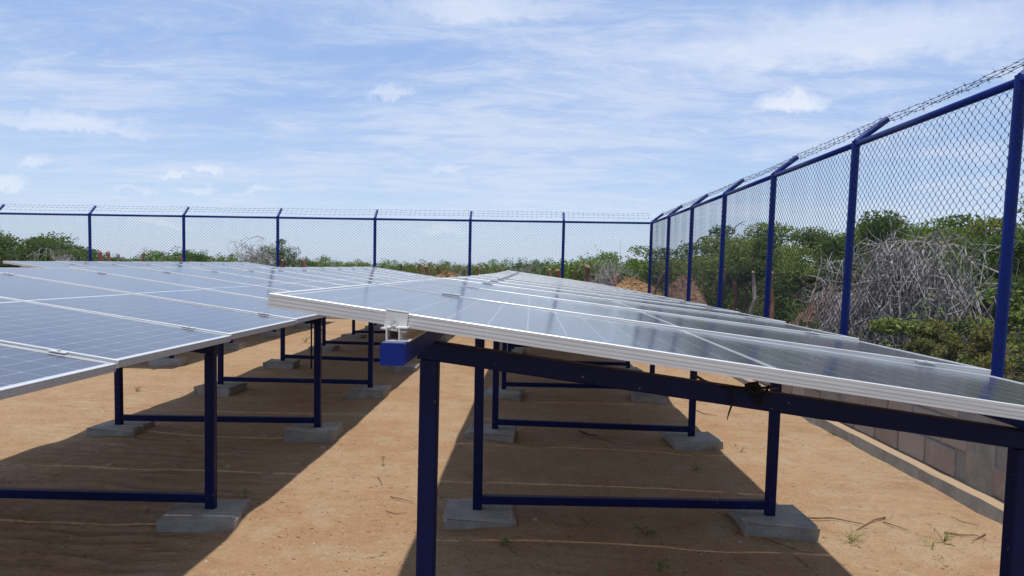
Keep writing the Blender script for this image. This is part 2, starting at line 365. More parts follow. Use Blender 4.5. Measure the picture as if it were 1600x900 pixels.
def gz(x, y):
    z = np.asarray(_gz0(x, y), float); x = np.asarray(x, float); y = np.asarray(y, float)
    for i, (fx, fy) in enumerate(FEET):
        q = np.exp(-(((x-fx-.16*math.sin(i*2.1))/.30)**2+((y-fy-.10*math.cos(i*1.7)-.06)/.26)**2)); z = z+.030*q
        z = z-.022*np.exp(-(((x-fx+.34*math.cos(i*1.3))/.20)**2+((y-fy+.25)/.18)**2))
    return z if z.ndim else float(z)
def axis(lo, hi, st, far, ratio=1.35):
    a = list(np.arange(lo, hi+1e-6, st)); s_ = st; p = hi; q = lo; l_ = []; r_ = []
    while p < far: s_ *= ratio; p += s_; r_.append(p)
    s_ = st
    while q > -far: s_ *= ratio; q -= s_; l_.append(q)
    return np.array(l_[::-1]+a+r_)
gx = axis(-8, 4.5, .06, 4000); gy = axis(1.2, 20, .07, 4000)
GX, GY = np.meshgrid(gx, gy); GV = np.stack([GX.ravel(), GY.ravel(), gz(GX, GY).ravel()], 1)
nx, ny = len(gx), len(gy); ii = (np.arange(ny-1)[:, None]*nx+np.arange(nx-1)[None, :]).ravel()
gme = npmesh('ground', GV, np.stack([ii, ii+1, ii+1+nx, ii+nx], 1), 'sand')
gme.polygons.foreach_set('use_smooth', [True]*len(gme.polygons))
tag(link('ground', gme), kind='structure')

# ------------------------------------------------------------------ solar arrays
def panel_mesh():
    mb = MB(); x, y = PL/2-.003, PW/2-.003; z = -.0022
    mb.add([(-x, -y, z), (x, -y, z), (x, y, z), (-x, y, z)], [(0, 1, 2, 3)])
    return mb.mesh('solar_panel', 'solar_glass')
def back_mesh():
    mb = MB(); mb.box((0, 0, -.008), (PL-.01, PW-.01, .005))
    return mb.mesh('backsheet', 'backsheet')
def frame_mesh():
    prof = [(-.013, -.004), (-.013, 0.), (-.001, 0.), (0, -.001), (0, -.006), (-.0012, -.0065), (-.0012, -.008), (0, -.0085), (0, -.014), (-.0012, -.0145), (-.0012, -.016), (0, -.0165),
            (0, -.022), (-.0012, -.0225), (-.0012, -.024), (0, -.0245), (0, -PT), (-.028, -PT), (-.028, -PT+.002), (-.003, -PT+.002), (-.003, -.004)]
    mb = MB(); v = []; k = len(prof)
    for sx_, sy_ in ((-1, -1), (1, -1), (1, 1), (-1, 1)):
        v += [(sx_*(PL/2+o), sy_*(PW/2+o), z) for o, z in prof]
    f = []
    for c in range(4):
        d_ = (c+1) % 4
        for i in range(k): j = (i+1) % k; f.append((c*k+i, d_*k+i, d_*k+j, c*k+j))
    mb.add(v, f); return mb.mesh('panel_frame', 'aluminium')
PM, FM, BM = panel_mesh(), frame_mesh(), back_mesh()
mc = MB(); mc.box((0, 0, .0015), (.062, .034, .003)); mc.box((0, 0, -.012), (.058, .008, .024)); mc.tube([(0, 0, .004), (0, 0, .009)], .006, 8)
MCM = mc.mesh('mid_clamp', 'aluminium')
pb = MB(); pb.bevbox((0, 0, -.04), (.40, .40, .16), .008, jit=.006); 
FTM = []
for k in range(4):
    q = MB(); q.bevbox((0, 0, -.06), (.38, .385, .13), .010, jit=.015); FTM.append(q.mesh('footing', 'concrete'))
PUR_H, RAIL_H, BEAM_H = .045, .030, .052
def lerp(tab, y): return float(np.interp(y, [t[0] for t in tab], [t[1] for t in tab]))

def solar_array(label, XL, Y0, npan, ldrop, rdrop, cols, frames, ft_drop, front_clamp=False):
    root = empty('solar_array', (XL, Y0, gz(XL, Y0))); tag(root, label, 'solar array', 'tilted solar arrays on blue steel frames')
    O = Vector(root.location)
    zl = lambda y: ZC-lerp(ldrop, y); zr = lambda y: ZC-lerp(rdrop, y)
    tilt = (ldrop[0][1]-rdrop[0][1])/PL; XR = XL+PL*math.sqrt(1-tilt*tilt)
    surf = lambda x, y: zl(y)+(zr(y)-zl(y))*(x-XL)/(XR-XL)
    for k in range(npan):
        yc = Y0+PW/2+k*PITCH; ya, yb = yc-PW/2, yc+PW/2
        a, b = zl(yc), zr(yc)
        ex = Vector((XR-XL, 0, b-a)).normalized()
        ey = Vector((0, yb-ya, (zl(yb)-zl(ya)+zr(yb)-zr(ya))/2-.0045)).normalized(); ez = ex.cross(ey).normalized(); ey = ez.cross(ex)
        Mx = Matrix((ex, ey, ez)).transposed().to_4x4(); j = random.uniform(-.0015, .0015)
        Mx.translation = Vector(((XL+XR)/2+random.uniform(-.003, .003), yc, (a+b)/2+j))-O
        p = link('solar_panel', PM, root); p.matrix_basis = Mx
        link('panel_frame', FM, p); link('backsheet', BM, p)
        if k < npan-1:
            for cxx in cols:
                c = link('mid_clamp', MCM, root); Mc = Matrix((ex, ey, ez)).transposed().to_4x4()
                yy = yc+PITCH/2; Mc.translation = Vector((cxx+random.uniform(-.01, .01), yy, surf(cxx, yy)+.001))-O; c.matrix_basis = Mc
    ye = Y0+(npan-1)*PITCH+PW
    ys = [Y0-.055]+[Y0+k*PITCH for k in range(1, npan)]+[ye+.05]
    for cxx in cols:
        top = PT+RAIL_H+.001
        mb = MB(); mb.bar([Vector((cxx, y, surf(cxx, y)-top-PUR_H/2))-O for y in ys], None, .05, PUR_H, .003); mb.obj('purlin', 'fence_and_lit_purlin_paint', root)  # brighter blue than beams and posts: sunlight on the end put into the colour
        pts = [Vector((cxx-.004, y, surf(cxx, y)-PT-.001-RAIL_H/2))-O for y in [Y0-.03]+ys[1:]]
        mb = MB(); t_ = .0025; h_ = RAIL_H/2-.0005; w2 = .014
        for a, b, c, d in ((-w2, -w2+t_, -h_, h_), (w2-t_, w2, -h_, h_), (-w2+t_, w2-t_, -h_, -h_+t_), (-w2+t_, -.005, h_-t_, h_), (.005, w2-t_, h_-t_, h_), (w2, w2+.020, -h_, -h_+t_), (w2, w2+.016, h_-t_, h_)):
            mb.sweep(pts, [(b, c), (b, d), (a, d), (a, c)])
        mb.obj('mounting_rail', 'raw_rail', root)
    for yf in frames:
        bl = Vector((cols[0]-.03, yf, surf(cols[0]-.03, yf)-PT-RAIL_H-PUR_H-.004-BEAM_H/2)); br = Vector((cols[1]+.03, yf, surf(cols[1]+.03, yf)-PT-RAIL_H-PUR_H-.004-BEAM_H/2))
        mb = MB(); mb.bar(bl-O, br-O, .05, BEAM_H); mb.obj('beam', 'blue_paint', root)
        feet = []
        for i, cxx in enumerate(cols):
            lean = random.uniform(-.006, .006)
            gzv = _gz0(cxx, yf); ft = max(gzv+.040, ZC-lerp(ft_drop, yf)+random.uniform(-.012, .012)); feet.append(ft)
            tp = Vector((cxx, yf, bl.z+(br.z-bl.z)*(cxx-bl.x)/(br.x-bl.x)-BEAM_H/2-.001))
            bt = Vector((cxx+lean, yf+lean, ft-.03))
            mb = MB(); mb.bar(tp-O, bt-O, .05, .05); po = mb.obj('post', 'blue_paint', root)
            f = link('footing', FTM[random.randrange(4)], root)
            f.location = Vector((cxx+lean+random.uniform(-.03, .03), yf+random.uniform(-.03, .02), ft-.005))-O; f.rotation_euler = (random.uniform(-.02, .02), random.uniform(-.02, .02), random.uniform(-.16, .16))
        bz = .055
        mb = MB(); mb.bar(Vector((cols[0]+.027, yf, feet[0]+bz))-O, Vector((cols[1]-.027, yf, feet[1]+bz))-O, .045, .047); mb.obj('brace', 'blue_paint', root)
    if front_clamp:
        for cxx in cols:
            zt = surf(cxx, Y0)-.0035; ex = Vector((XR-XL, 0, zr(Y0)-zl(Y0))).normalized(); rot = Matrix((ex, Vector((0, 1, 0)), ex.cross(Vector((0, 1, 0))))).transposed()
            mb = MB(); c0 = Vector((cxx, Y0, zt))-O
            for c, d in (((0, -.003, -.016), (.046, .003, .037)), ((0, .0035, .003), (.046, .016, .003)), ((0, -.012, -.034), (.052, .021, .003))): mb.box(c0+rot@Vector(c), d, rot)
            e = mb.obj('end_clamp', 'aluminium', root)
            mb = MB(); b0 = c0+rot@Vector((-.003, -.014, -.034)); mb.tube([b0, b0+rot@Vector((0, 0, .013))], .0075, 6); mb.tube([b0+rot@Vector((0, 0, .013)), b0+rot@Vector((0, 0, .019))], .004, 8); mb.obj('bolt', 'steel_bolt', e)
    return root, surf, O

FR = 2.07
A, surfA, OA = solar_array('right solar array with a bright end clamp and bright blue purlin end in front', -.531, 1.555, 16,
    [(1.5, .056), (3.6, .059), (6.8, .063), (11.4, .057), (18.3, .014)], [(1.5, .322), (2.07, .319), (3.1, .298), (4.2, .287), (5.2, .279), (7, .273), (18.3, .275)],
    (-.270, 1.337), [2.08+FR*k for k in range(8)], [(2, 1.315), (6, 1.31), (10, 1.29), (18, 1.25)], True)
B, surfB, OB = solar_array('middle solar array, low edge running from the left border to the right array', -3.546, 1.650, 15,
    [(1.6, .062), (5, .062), (9, .048), (17.4, .002)], [(1.6, .375), (2.7, .360), (4.8, .340), (9, .32), (17.4, .28)],
    (-3.285, -1.680), [1.95+2.04*k for k in range(8)], [(2, 1.32), (4, 1.315), (6, 1.30), (10, 1.285), (18, 1.25)], False)
C3, surfC, OC = solar_array('farthest left solar array, a thin sliver above the high edge of the middle array', -6.62, 9.5, 8,
    [(9, .035), (12, .01), (17.5, -.04)], [(9, .30), (12, .27), (17.5, .24)],
    (-6.36, -4.76), [10.05+2.05*k for k in range(4)], [(9, 1.29), (12, 1.27), (18, 1.25)], False)
def upw(px, py, d): return at(px, py, d)
mb = MB()
mb.tube([p-OA for p in (upw(1085, 586, 2.3), upw(1100, 595, 2.2), upw(1125, 604, 2.06), upw(1145, 607, 2.03), upw(1168, 606, 2.03), upw(1190, 606, 2.1), upw(1215, 606, 2.3))], .0042, 6)
mb.tube([p-OA for p in (upw(1165, 604, 2.035), upw(1172, 601, 2.035), upw(1182, 600, 2.035), upw(1186, 607, 2.035), upw(1178, 613, 2.035), upw(1168, 609, 2.035), upw(1174, 603, 2.035))], .008, 6)
mb.tube([p-OA for p in (upw(1187, 601, 2.035), upw(1183, 615, 2.035), upw(1180, 628, 2.035), upw(1186, 633, 2.035), upw(1195, 615, 2.035), upw(1202, 602, 2.035))], .004, 6)
mb.obj('cable', 'black_rubber', A, smooth=True)
mb = MB(); mb.tube([p-OA for p in (upw(1146, 602, 2.04), upw(1145, 620, 2.04), upw(1143, 634, 2.04), upw(1139, 645, 2.035), upw(1136, 656, 2.03))], [.003, .003, .003, .0022, .0012], 5)
mb.obj('cable_tie', 'black_rubber', A)
mb = MB(); px_ = -2.87; mb.tube([Vector((px_, 10.0, gz(px_, 10)-.05))-OB, Vector((px_, 10.0, surfB(px_, 10)-.06))-OB], .011, 8); mb.obj('conduit', 'black_rubber', B)

# ------------------------------------------------------------------ block walls
FX, FY = 2.90, 18.9
RY = [FY-2.35*k for k in range(0, 8)]         # right-fence post depths, corner first
BX = [FX]+[at(px, 345, FY).x for px in (881, 735, 586, 434, 287, 140, -5, -152, -299)]        # back-fence post positions, corner first
BL, BH, BT = .372, .176, .14
blk = []
for k in range(5):
    q = MB(); q.bevbox((0, 0, 0), (BL, BT, BH), .007, jit=.003); blk.append(q.mesh('block', 'block'))
def block_wall(label, along, start, end, fixed, posts):
    base = .06
    loc = (fixed, start, 0) if along == 'y' else (start, fixed, 0)
    root = empty('block_wall', loc); tag(root, label, 'wall', 'low block walls under the fence'); O = Vector(loc); L = end-start
    rz = R(90) if along == 'y' else 0
    loc_of = lambda t, off, z: Vector((-off, t, z)) if along == 'y' else Vector((t, off, z))
    rot = Matrix.Rotation(rz, 3, 'Z')
    mb = MB(); mb.box(loc_of(L/2, 0, base+.29), (L, BT-.022, .58), rot); mb.obj('mortar_core', 'mortar', root)
    mb = MB(); mb.box(loc_of(L/2, 0, base+3*(BH+.021)+.055), (L, BT+.012, .10), rot); mb.obj('cap_beam', 'concrete', root)
    pil = [p-start for p in posts]
    for c in range(3):
        t = -.2 if c % 2 else 0.
        while t < L-.05:
            u = t+BL/2
            near = min(pil, key=lambda p: abs(p-u))
            if abs(near-u) > .12+BL/2-.1 and 0 < t and t+BL < L:
                if not any(abs(p-u) < .14+BL/2-.02 for p in pil):
                    b = link('block', random.choice(blk), root); b.location = loc_of(u, random.uniform(-.003, .003), base+.006+BH/2+c*(BH+.021)); b.rotation_euler = (0, random.uniform(-.006, .006), rz+random.uniform(-.006, .006))
                    t += BL+.026; continue
                # block cut to meet the pillar
                lo, hi = t, t+BL
                for p in pil:
                    if lo < p < hi or abs(p-u) < .14+BL/2:
                        if p > u: hi = min(hi, p-.155)
                        else: lo = max(lo, p+.155)
                if hi-lo > .05:
                    b = link('block', random.choice(blk), root); b.location = loc_of((lo+hi)/2, 0, base+.006+BH/2+c*(BH+.021)); b.scale = ((hi-lo)/BL, 1, 1); b.rotation_euler = (0, 0, rz)
            t += BL+.026
    for p in pil:
        if -.05 < p < L+.05:
            mb = MB(); mb.bevbox(loc_of(p, 0, base+.28), (.29, BT+.006, .60), .006, rot, .004); mb.obj('pillar', 'concrete', root)
    # strip foundation ledge, uneven lip
    sec_n = 90; v = []; f = []
    for i in range(sec_n+1):
        t = L*i/sec_n; e = .032*vnoise(t*1.9, 3.3)+.018*vnoise(t*6, 8.); e = float(e); sgn = 1
        for off, z in ((BT/2+.095+e*1.6, -.25), (BT/2+.088+e, base-.012+e*.9), (BT/2+.070+e*.7, base-.003+e*.5), (0, base)):
            v.append(loc_of(t, sgn*off if along == 'y' else -off, z))
    for i in range(sec_n):
        for k in range(3): f.append((i*4+k, i*4+k+1, i*4+5+k, i*4+4+k))
    mb = MB(); mb.add(v, f); mb.obj('ledge', 'ledge_concrete', root)
    return root
block_wall('low block wall with a sandy foundation ledge along the right side, under the right-hand fence', 'y', 1.5, FY+.07, FX, RY)
block_wall('low block wall along the far end of the yard, under the back fence', 'x', BX[-1], FX-.075, FY, BX)

# ------------------------------------------------------------------ fences
WT = .06+3*.197+.10                      # wall top
def link_mesh(L, H, r):
    mb = MB(); a = .0205; h = .0345; nw = int(L/(2*a)); V = []; Fc = []
    nh = int(H/h); zz_ = []
    for i in range(nh+1):                 # flat bends at the hooks
        s_ = 1 if i % 2 else -1
        zz_ += [(s_*.86, i*h-.17*h), (s_*1.06, i*h), (s_*.86, i*h+.17*h)]
    zz_ = [q for q in zz_ if 0 <= q[1] <= H]
    P = np.array(zz_)
    ang = np.array([0, 2.094, 4.189]); ca, sa = np.cos(ang)*r, np.sin(ang)*r
    k = len(P); off = 0
    for j in range(nw):
        s_ = 1 if j % 2 else -1
        x = (j+.5)*L/nw+s_*P[:, 0]*a; y = .0022*np.sign(P[:, 0])*s_; z = P[:, 1]
        x = x+.004*math.sin(j*.7)*np.sin(z*3); y = y+.003*math.sin(j*.31)*np.sin(z*2.1+j*.05)
        V.append(np.stack([x[:, None]+ca, (y[:, None]+sa), z[:, None]+0*ca], 2).reshape(-1, 3))
        i0 = off+np.arange(k-1)*3
        for q in range(3): Fc.append(np.stack([i0+q, i0+(q+1) % 3, i0+3+(q+1) % 3, i0+3+q], 1))
        off += 3*k
    return npmesh('mesh_panel', np.concatenate(V), np.concatenate(Fc), 'fence_wire')
RAILZ = ZC+1.215
def fence(label, pts, outward, lm, rot, skip_first_post=False):
    root = empty('chain_link_fence', (pts[0][0], pts[0][1], WT)); tag(root, label, 'fence', 'blue chain link fences round the yard'); O = Vector(root.location)
    tips = []
    for i, p in enumerate(pts):
        rz_ = RAILZ+p[2]; base = Vector((p[0], p[1], WT-.03)); top = Vector((p[0]+p[3], p[1], rz_+.02))
        b2 = top+Vector(outward)*.06+Vector((0, 0, .05)); tip = top+Vector(outward)*.27+Vector((0, 0, .20)); tips.append((top, tip))
        if skip_first_post and i == 0: continue
        mb = MB(); mb.tube([base-O, top-O], .036, 12); po = mb.obj('post', 'fence_and_lit_purlin_paint', root)
        mb = MB(); mb.tube([top-O+Vector((0, 0, -.01)), tip-O], .030, 10); mb.obj('arm', 'fence_and_lit_purlin_paint', po)
    for i in range(len(pts)-1):
        a, b = pts[i], pts[i+1]
        pa = Vector((a[0]+a[3], a[1], RAILZ+a[2]-.012)); pb_ = Vector((b[0]+b[3], b[1], RAILZ+b[2]-.012)); d_ = (pb_-pa).normalized()
        mb = MB(); mb.tube([pa+d_*.037-O, pb_-d_*.037-O], .027, 12); mb.obj('top_rail', 'fence_and_lit_purlin_paint', root, smooth=True)
        me = link('mesh_panel', lm, root); me.location = Vector((a[0], a[1], WT+.005))-O
        off = Vector(outward)*-.0
        H = (RAILZ+a[2])-WT-.03; me.scale = ((Vector(b[:2])-Vector(a[:2])).length/(2.35 if lm is lmR else 2.31), 1, H/LH); me.rotation_euler = (0, 0, rot); me['kind'] = 'stuff'
    for j, t in enumerate((.30, .63, .95)):
        mb = MB()
        for i in range(len(pts)-1):
            p0 = tips[i][0].lerp(tips[i][1], t)+Vector((0, 0, .03)); p1 = tips[i+1][0].lerp(tips[i+1][1], t)+Vector((0, 0, .03))
            L = (p1-p0).length; nseg = int(L/.06); ph = random.random()*6
            sag = random.uniform(.0, .025)
            q = [p0.lerp(p1, k/nseg)+Vector((0, 0, .004*math.sin(k*1.1+ph)-sag*4*(k/nseg)*(1-k/nseg)+random.uniform(-.003, .003)))-O for k in range(nseg+1)]
            mb.tube(q, .0021, 4, False)
            for k in range(1, nseg, 2):
                c = q[k]; dd = (p1-p0).normalized(); mb.tube([c-dd*.009, c+dd*.009], .0048, 5)
                for _ in range(2):
                    w_ = Vector((random.uniform(-1, 1), random.uniform(-1, 1), random.uniform(-1, 1))); w_ = (w_-dd*w_.dot(dd)*.6).normalized()*.024
                    mb.tube([c-w_, c+w_], .0014, 3)
        mb.obj('barbed_strand', 'barb_wire', root)
    return root
LH = 1.78
lmR = link_mesh(2.35, LH, .0023); lmB = link_mesh(2.31, LH, .0032)
fence('blue chain link fence down the right side with barbed wire on outward arms',
      [(FX, y, .0, .03*(1-(y-2)/20)) for y in RY], (1, 0, 0), lmR, R(-90))
fence('blue chain link fence across the far end of the yard', [(x, FY, -.013*k, 0) for k, x in enumerate(BX)], (0, 1, 0), lmB, R(180), True)

# ------------------------------------------------------------------ vegetation
def leaf_quads(C, N, size, rng, up=.35):
    """C (n,3) centres -> two-triangle leaf spray quads with random orientation"""
    n_ = len(C); d = rng.normal(size=(n_, 3)); d[:, 2] += up*np.sign(d[:, 2]); d /= np.linalg.norm(d, axis=1)[:, None]
    t = rng.normal(size=(n_, 3)); t -= (t*d).sum(1)[:, None]*d; t /= np.linalg.norm(t, axis=1)[:, None]; b = np.cross(d, t)
    s_ = size*rng.uniform(.55, 1.35, n_)[:, None]
    V = np.stack([C-t*s_, C+b*s_*.42, C+t*s_, C-b*s_*.42], 1).reshape(-1, 3)
    return V, np.arange(4*n_).reshape(-1, 4)
def branch_paths(rng, base, n_main, height, spread, droop=.0, sub=3, subsub=2, seg=6, thick=1.):
    paths = []
    for _ in range(n_main):
        az = rng.uniform(0, 6.283); rad = spread*rng.uniform(.35, 1.0); h = height*rng.uniform(.55, 1.0)
        end = np.array([math.cos(az)*rad, math.sin(az)*rad, h]); p = [base]
        for k in range(1, seg+1):
            t = k/seg; q = base+np.array([end[0]*t**1.15, end[1]*t**1.15, end[2]*(t**.75)-droop*t*t])+rng.normal(0, .045*height, 3)*(t > 0)*.7
            p.append(q)
        paths.append((p, thick*.026*height*rng.uniform(.5, .9)))
        for _ in range(sub):
            k = rng.integers(2, seg+1); s0 = p[k]; dv = rng.normal(size=3); dv[2] = abs(dv[2])*.3+.1-droop; dv = dv/np.linalg.norm(dv)*height*rng.uniform(.18, .4)
            pp = [s0+dv*t+rng.normal(0, .02*height, 3)*(t > 0) for t in (0, .33, .66, 1.)]
            paths.append((pp, max(thick, .5)*.010*height*rng.uniform(.5, 1)))
            for _ in range(subsub):
                s1 = pp[rng.integers(1, 4)]; dv2 = rng.normal(size=3); dv2[2] -= droop; dv2 = dv2/np.linalg.norm(dv2)*height*rng.uniform(.08, .2)
                paths.append(([s1, s1+dv2*.5+rng.normal(0, .012*height, 3), s1+dv2], .005*height*rng.uniform(.5, 1)))
    return paths
def branches_mesh(paths, name, material, rmin=.0025, k=4):
    mb = MB()
    for p, r in paths:
        r = max(r, rmin); m = len(p); mb.tube(p, [max(rmin*.6, r*(1-.75*i/(m-1))) for i in range(m)], k if r > .008 else 3, False)
    return mb.mesh(name, material)
def crown_mesh(rng, r, h, nleaf, size, material, umb=.5, name='crown'):
    # clumps over a flattened dome; leaves thicken on clump tops, gaps between clumps
    ncl = max(14, int(26*r)); V = []; C = []
    for _ in range(ncl):
        az = rng.uniform(0, 6.283); q = math.sqrt(rng.uniform(0, 1)); rr = r*q
        top = h*(1-.42*q**2.2)*rng.uniform(.84, 1.06); low = h*umb*(.75+.2*rng.uniform(-1, 1))*(1-.35*q)
        z = top-(top-low)*rng.uniform(0, 1)**1.9
        cs = r*rng.uniform(.14, .27); nn = int(nleaf/ncl*rng.uniform(.6, 1.4)); d = rng.normal(size=(nn, 3)); d /= np.linalg.norm(d, axis=1)[:, None]
        d *= (rng.uniform(.15, 1.1, nn)**.55)[:, None]; d[:, 2] *= .55
        C.append(np.array([math.cos(az)*rr, math.sin(az)*rr, z])+d*cs)
    # stray sprigs poking out of the outline
    for _ in range(int(ncl*.9)):
        az = rng.uniform(0, 6.283); q = math.sqrt(rng.uniform(.1, 1)); z0 = h*(1-.42*q**2.2); L = r*rng.uniform(.08, .19); dv = np.array([math.cos(az)*.6, math.sin(az)*.6, rng.uniform(.1, .9)])
        t = rng.uniform(0, 1, 14)[:, None]; C.append(np.array([math.cos(az)*r*q, math.sin(az)*r*q, z0*.88])+dv*L*t+rng.normal(0, .03, (14, 3)))
    C = np.concatenate(C); C = C[C[:, 2] > .02]
    V, Fc = leaf_quads(C, None, size, rng); return npmesh(name, V, Fc, material)
VEG = {}
def proto(key, r, h, nleaf, size, material, umb, nm=5, sub=4, bark='bark'):
    rng = np.random.default_rng(abs(hash(key)) % 999 if False else sum(map(ord, key)))
    VEG[key] = (crown_mesh(rng, r, h, nleaf, size, material, umb), branches_mesh(branch_paths(rng, np.array([0, 0, -.05]), nm, h*.9, r*.8, .0, sub, 2), 'trunk', bark), h, r)
proto('wide', 2.7, 2.2, 34000, .060, 'leaf_dark', .34)
# unit shapes, ~2.2 m tall
proto('near_a', 1.5, 2.2, 24000, .031, 'leaf_green', .35)
proto('near_b', 1.7, 2.2, 24000, .032, 'leaf_olive', .25)
proto('near_c', 1.5, 2.2, 24000, .031, 'leaf_dark', .3)
proto('mid_a', 1.9, 2.2, 16000, .044, 'leaf_green', .35)
proto('mid_b', 2.1, 2.2, 16000, .044, 'leaf_olive', .3)
proto('mid_c', 2.0, 2.2, 16000, .044, 'leaf_dark', .3)
proto('far_a', 2.4, 2.2, 4200, .075, 'leaf_green', .2, 3, 2)
proto('far_b', 2.6, 2.2, 4200, .075, 'leaf_olive', .15, 3, 2)
proto('far_c', 2.4, 2.2, 4200, .075, 'leaf_dark', .2, 3, 2)
proto('low_a', .55, 1.0, 3800, .020, 'leaf_green', .15, 5, 3)
proto('low_b', .55, 1.0, 3800, .020, 'leaf_yellow', .15, 5, 3)
proto('low_c', .55, 1.0, 3800, .020, 'leaf_olive', .15, 5, 3)
def ztop(py, px, d): return at(px, py, d).z
def plant(name, key, px, d, ytop, wscale, label, cat, group=None):
    p = at(px, 430, d); x, y = p.x, p.y; g = gz(x, y); cm, tm, h, r = VEG[key]
    H = max(.3, ztop(ytop, px, d)-g)*(.93 if key.startswith('far') else 1)
    if d < 18 and x > 3: wscale = min(wscale, (x-3.12)/(r*H/h*1.12))
    root = empty(name, (x, y, g)); tag(root, label, cat, group)
    rz = random.uniform(0, 6.28)
    for nm_, me in (('crown', cm), ('trunk', tm)):
        o = link(nm_, me, root); o.scale = (H/h*wscale, H/h*wscale, H/h); o.rotation_euler = (0, 0, rz)
    return root
GT = 'thorn trees outside the right fence'
for a in (
    ('near_c', 1655, 10.5, 318, 1.15, 'leafy thorn tree cut by the right border, behind the nearest blue fence post'),
    ('near_b', 1560, 13.5, 338, 1.10, 'yellow-green thorn tree just left of the nearest blue fence post'),
    ('near_a', 1485, 15.5, 352, 1.05, 'thorn tree behind the right shoulder of the big dead grey bush'),
    ('near_a', 1385, 16.5, 336, 1.05, 'domed green thorn tree rising behind the left top of the big dead grey bush'),
    ('mid_a', 1440, 18., 352, 1.0, 'thorn tree showing between two domed trees above the big dead grey bush'),
    ('near_c', 1305, 16., 340, 1.1, 'dark thorn tree just left of the second blue fence post from the right'),
    ('near_b', 1250, 17., 349, 1.15, 'feathery thorn tree just right of the third blue fence post from the right'),
    ('mid_b', 1180, 21., 366, 1.1, 'olive thorn tree in the bay left of the third fence post from the right'),
    ('mid_c', 1120, 23., 366, 1.0, 'dark thorn tree behind the fourth blue post from the right'),
    ('mid_a', 1065, 26., 376, 1.05, 'green thorn tree behind the row of old stakes near the fence corner'),
    ('mid_a', 957, 28., 397, 1.0, 'lower green tree just left of the broad one by the corner post'),
    ('mid_a', 990, 25., 381, 1.25, 'broad green thorn tree left of the fence corner post, above a dead bush'),
    ('mid_c', 1545, 18., 350, 1.2, 'dark thorn tree hidden low behind the yellow-green one by the nearest post')):
    plant('thorn_tree', *a, 'tree', GT)
GS = 'low shrubs at the foot of the right fence'
for a in (
    ('low_a', 1245, 9.6, 478, 1.3, 'low green shrub right of the reddish leaning stake'),
    ('low_a', 1285, 9.0, 492, 1.3, 'low green shrub at the left foot of the big dead grey bush'),
    ('low_c', 1345, 7.9, 505, 1.3, 'low shrub right of the second fence post, under the dead grey bush'),
    ('low_a', 1400, 7.2, 526, 1.2, 'low green shrub in front of the big dead grey bush'),
    ('low_b', 1448, 7.0, 528, 1.2, 'yellowish shrub in front of the dead grey bush, right of its middle'),
    ('low_b', 1500, 7.4, 500, 1.3, 'taller yellow-green shrub at the right foot of the dead grey bush'),
    ('low_c', 1545, 8.3, 452, 1.3, 'tall olive shrub just left of the nearest fence post'),
    ('low_b', 1520, 6.2, 520, 1.2, 'short yellow shrub low in front, left of the nearest fence post'),
    ('low_c', 1600, 7.0, 430, 1.4, 'olive shrub right of the nearest fence post'),
    ('low_b', 1590, 6.0, 505, 1.3, 'short yellow shrub right of the nearest fence post, at its foot'),
    ('low_c', 1195, 11.5, 470, 1.2, 'low olive shrub among the stakes left of the third post')):
    plant('low_shrub', *a, 'shrub', GS)
ORD = ['first', 'second', 'third', 'fourth', 'fifth', 'sixth', 'seventh', 'eighth', 'ninth', 'tenth']
POSTPX = [1017, 881, 735, 586, 434, 287, 140, -5, -160]
def bay(px):
    for k in range(8):
        if POSTPX[k+1] < px <= POSTPX[k]: return k
    return 0
GB = 'thorn bushes on the skyline beyond the back fence'
bushes = [(195, 50, 397, 'far_b', .8), (222, 46, 400, 'far_a', .8), (243, 44, 391, 'far_a', .9), (278, 46, 387, 'far_c', .9), (306, 50, 391, 'far_c', .8), (338, 48, 395, 'far_b', .9), (360, 46, 397, 'far_a', .8),
          (466, 52, 399, 'far_c', .7), (490, 56, 404, 'far_b', .9), (512, 54, 401, 'far_a', 1.), (548, 58, 405, 'far_b', 1.), (572, 60, 405, 'far_b', 1.),
          (612, 56, 406, 'far_a', 1.), (640, 58, 408, 'far_b', 1.), (668, 54, 405, 'far_b', 1.), (700, 58, 408, 'far_a', 1.), (722, 56, 410, 'far_b', .9),
          (755, 56, 406, 'far_b', 1.), (782, 54, 405, 'far_a', 1.), (830, 50, 404, 'far_c', .9), (852, 54, 406, 'far_a', .9), (900, 56, 409, 'far_b', .9), (922, 46, 404, 'far_a', .8), (945, 42, 402, 'far_a', .8),
          (10, 40, 384, 'far_b', .9), (128, 40, 395, 'far_c', .7), (162, 52, 400, 'far_b', .8)]
cnt = {}
for px, d, yt, key, ws in bushes:
    k = bay(px); cnt[k] = cnt.get(k, 0)+1
    hue = {'far_a': 'green', 'far_b': 'olive', 'far_c': 'dark green'}[key]
    plant('thorn_bush', key, px, d, yt, ws, f'{hue} bush in the {ORD[k]} back fence bay from the corner, {ORD[cnt[k]-1]} from left', 'bush', GB)
plant('umbrella_tree', 'wide', 38, 31., 371, 1.2, 'wide flat-topped green tree beyond the back fence at the far left of the photo', 'tree', GB)
plant('umbrella_tree', 'mid_c', 428, 38., 380, .72, 'dark rounded tree beside a bare dead tree beyond the back fence', 'tree', GB)

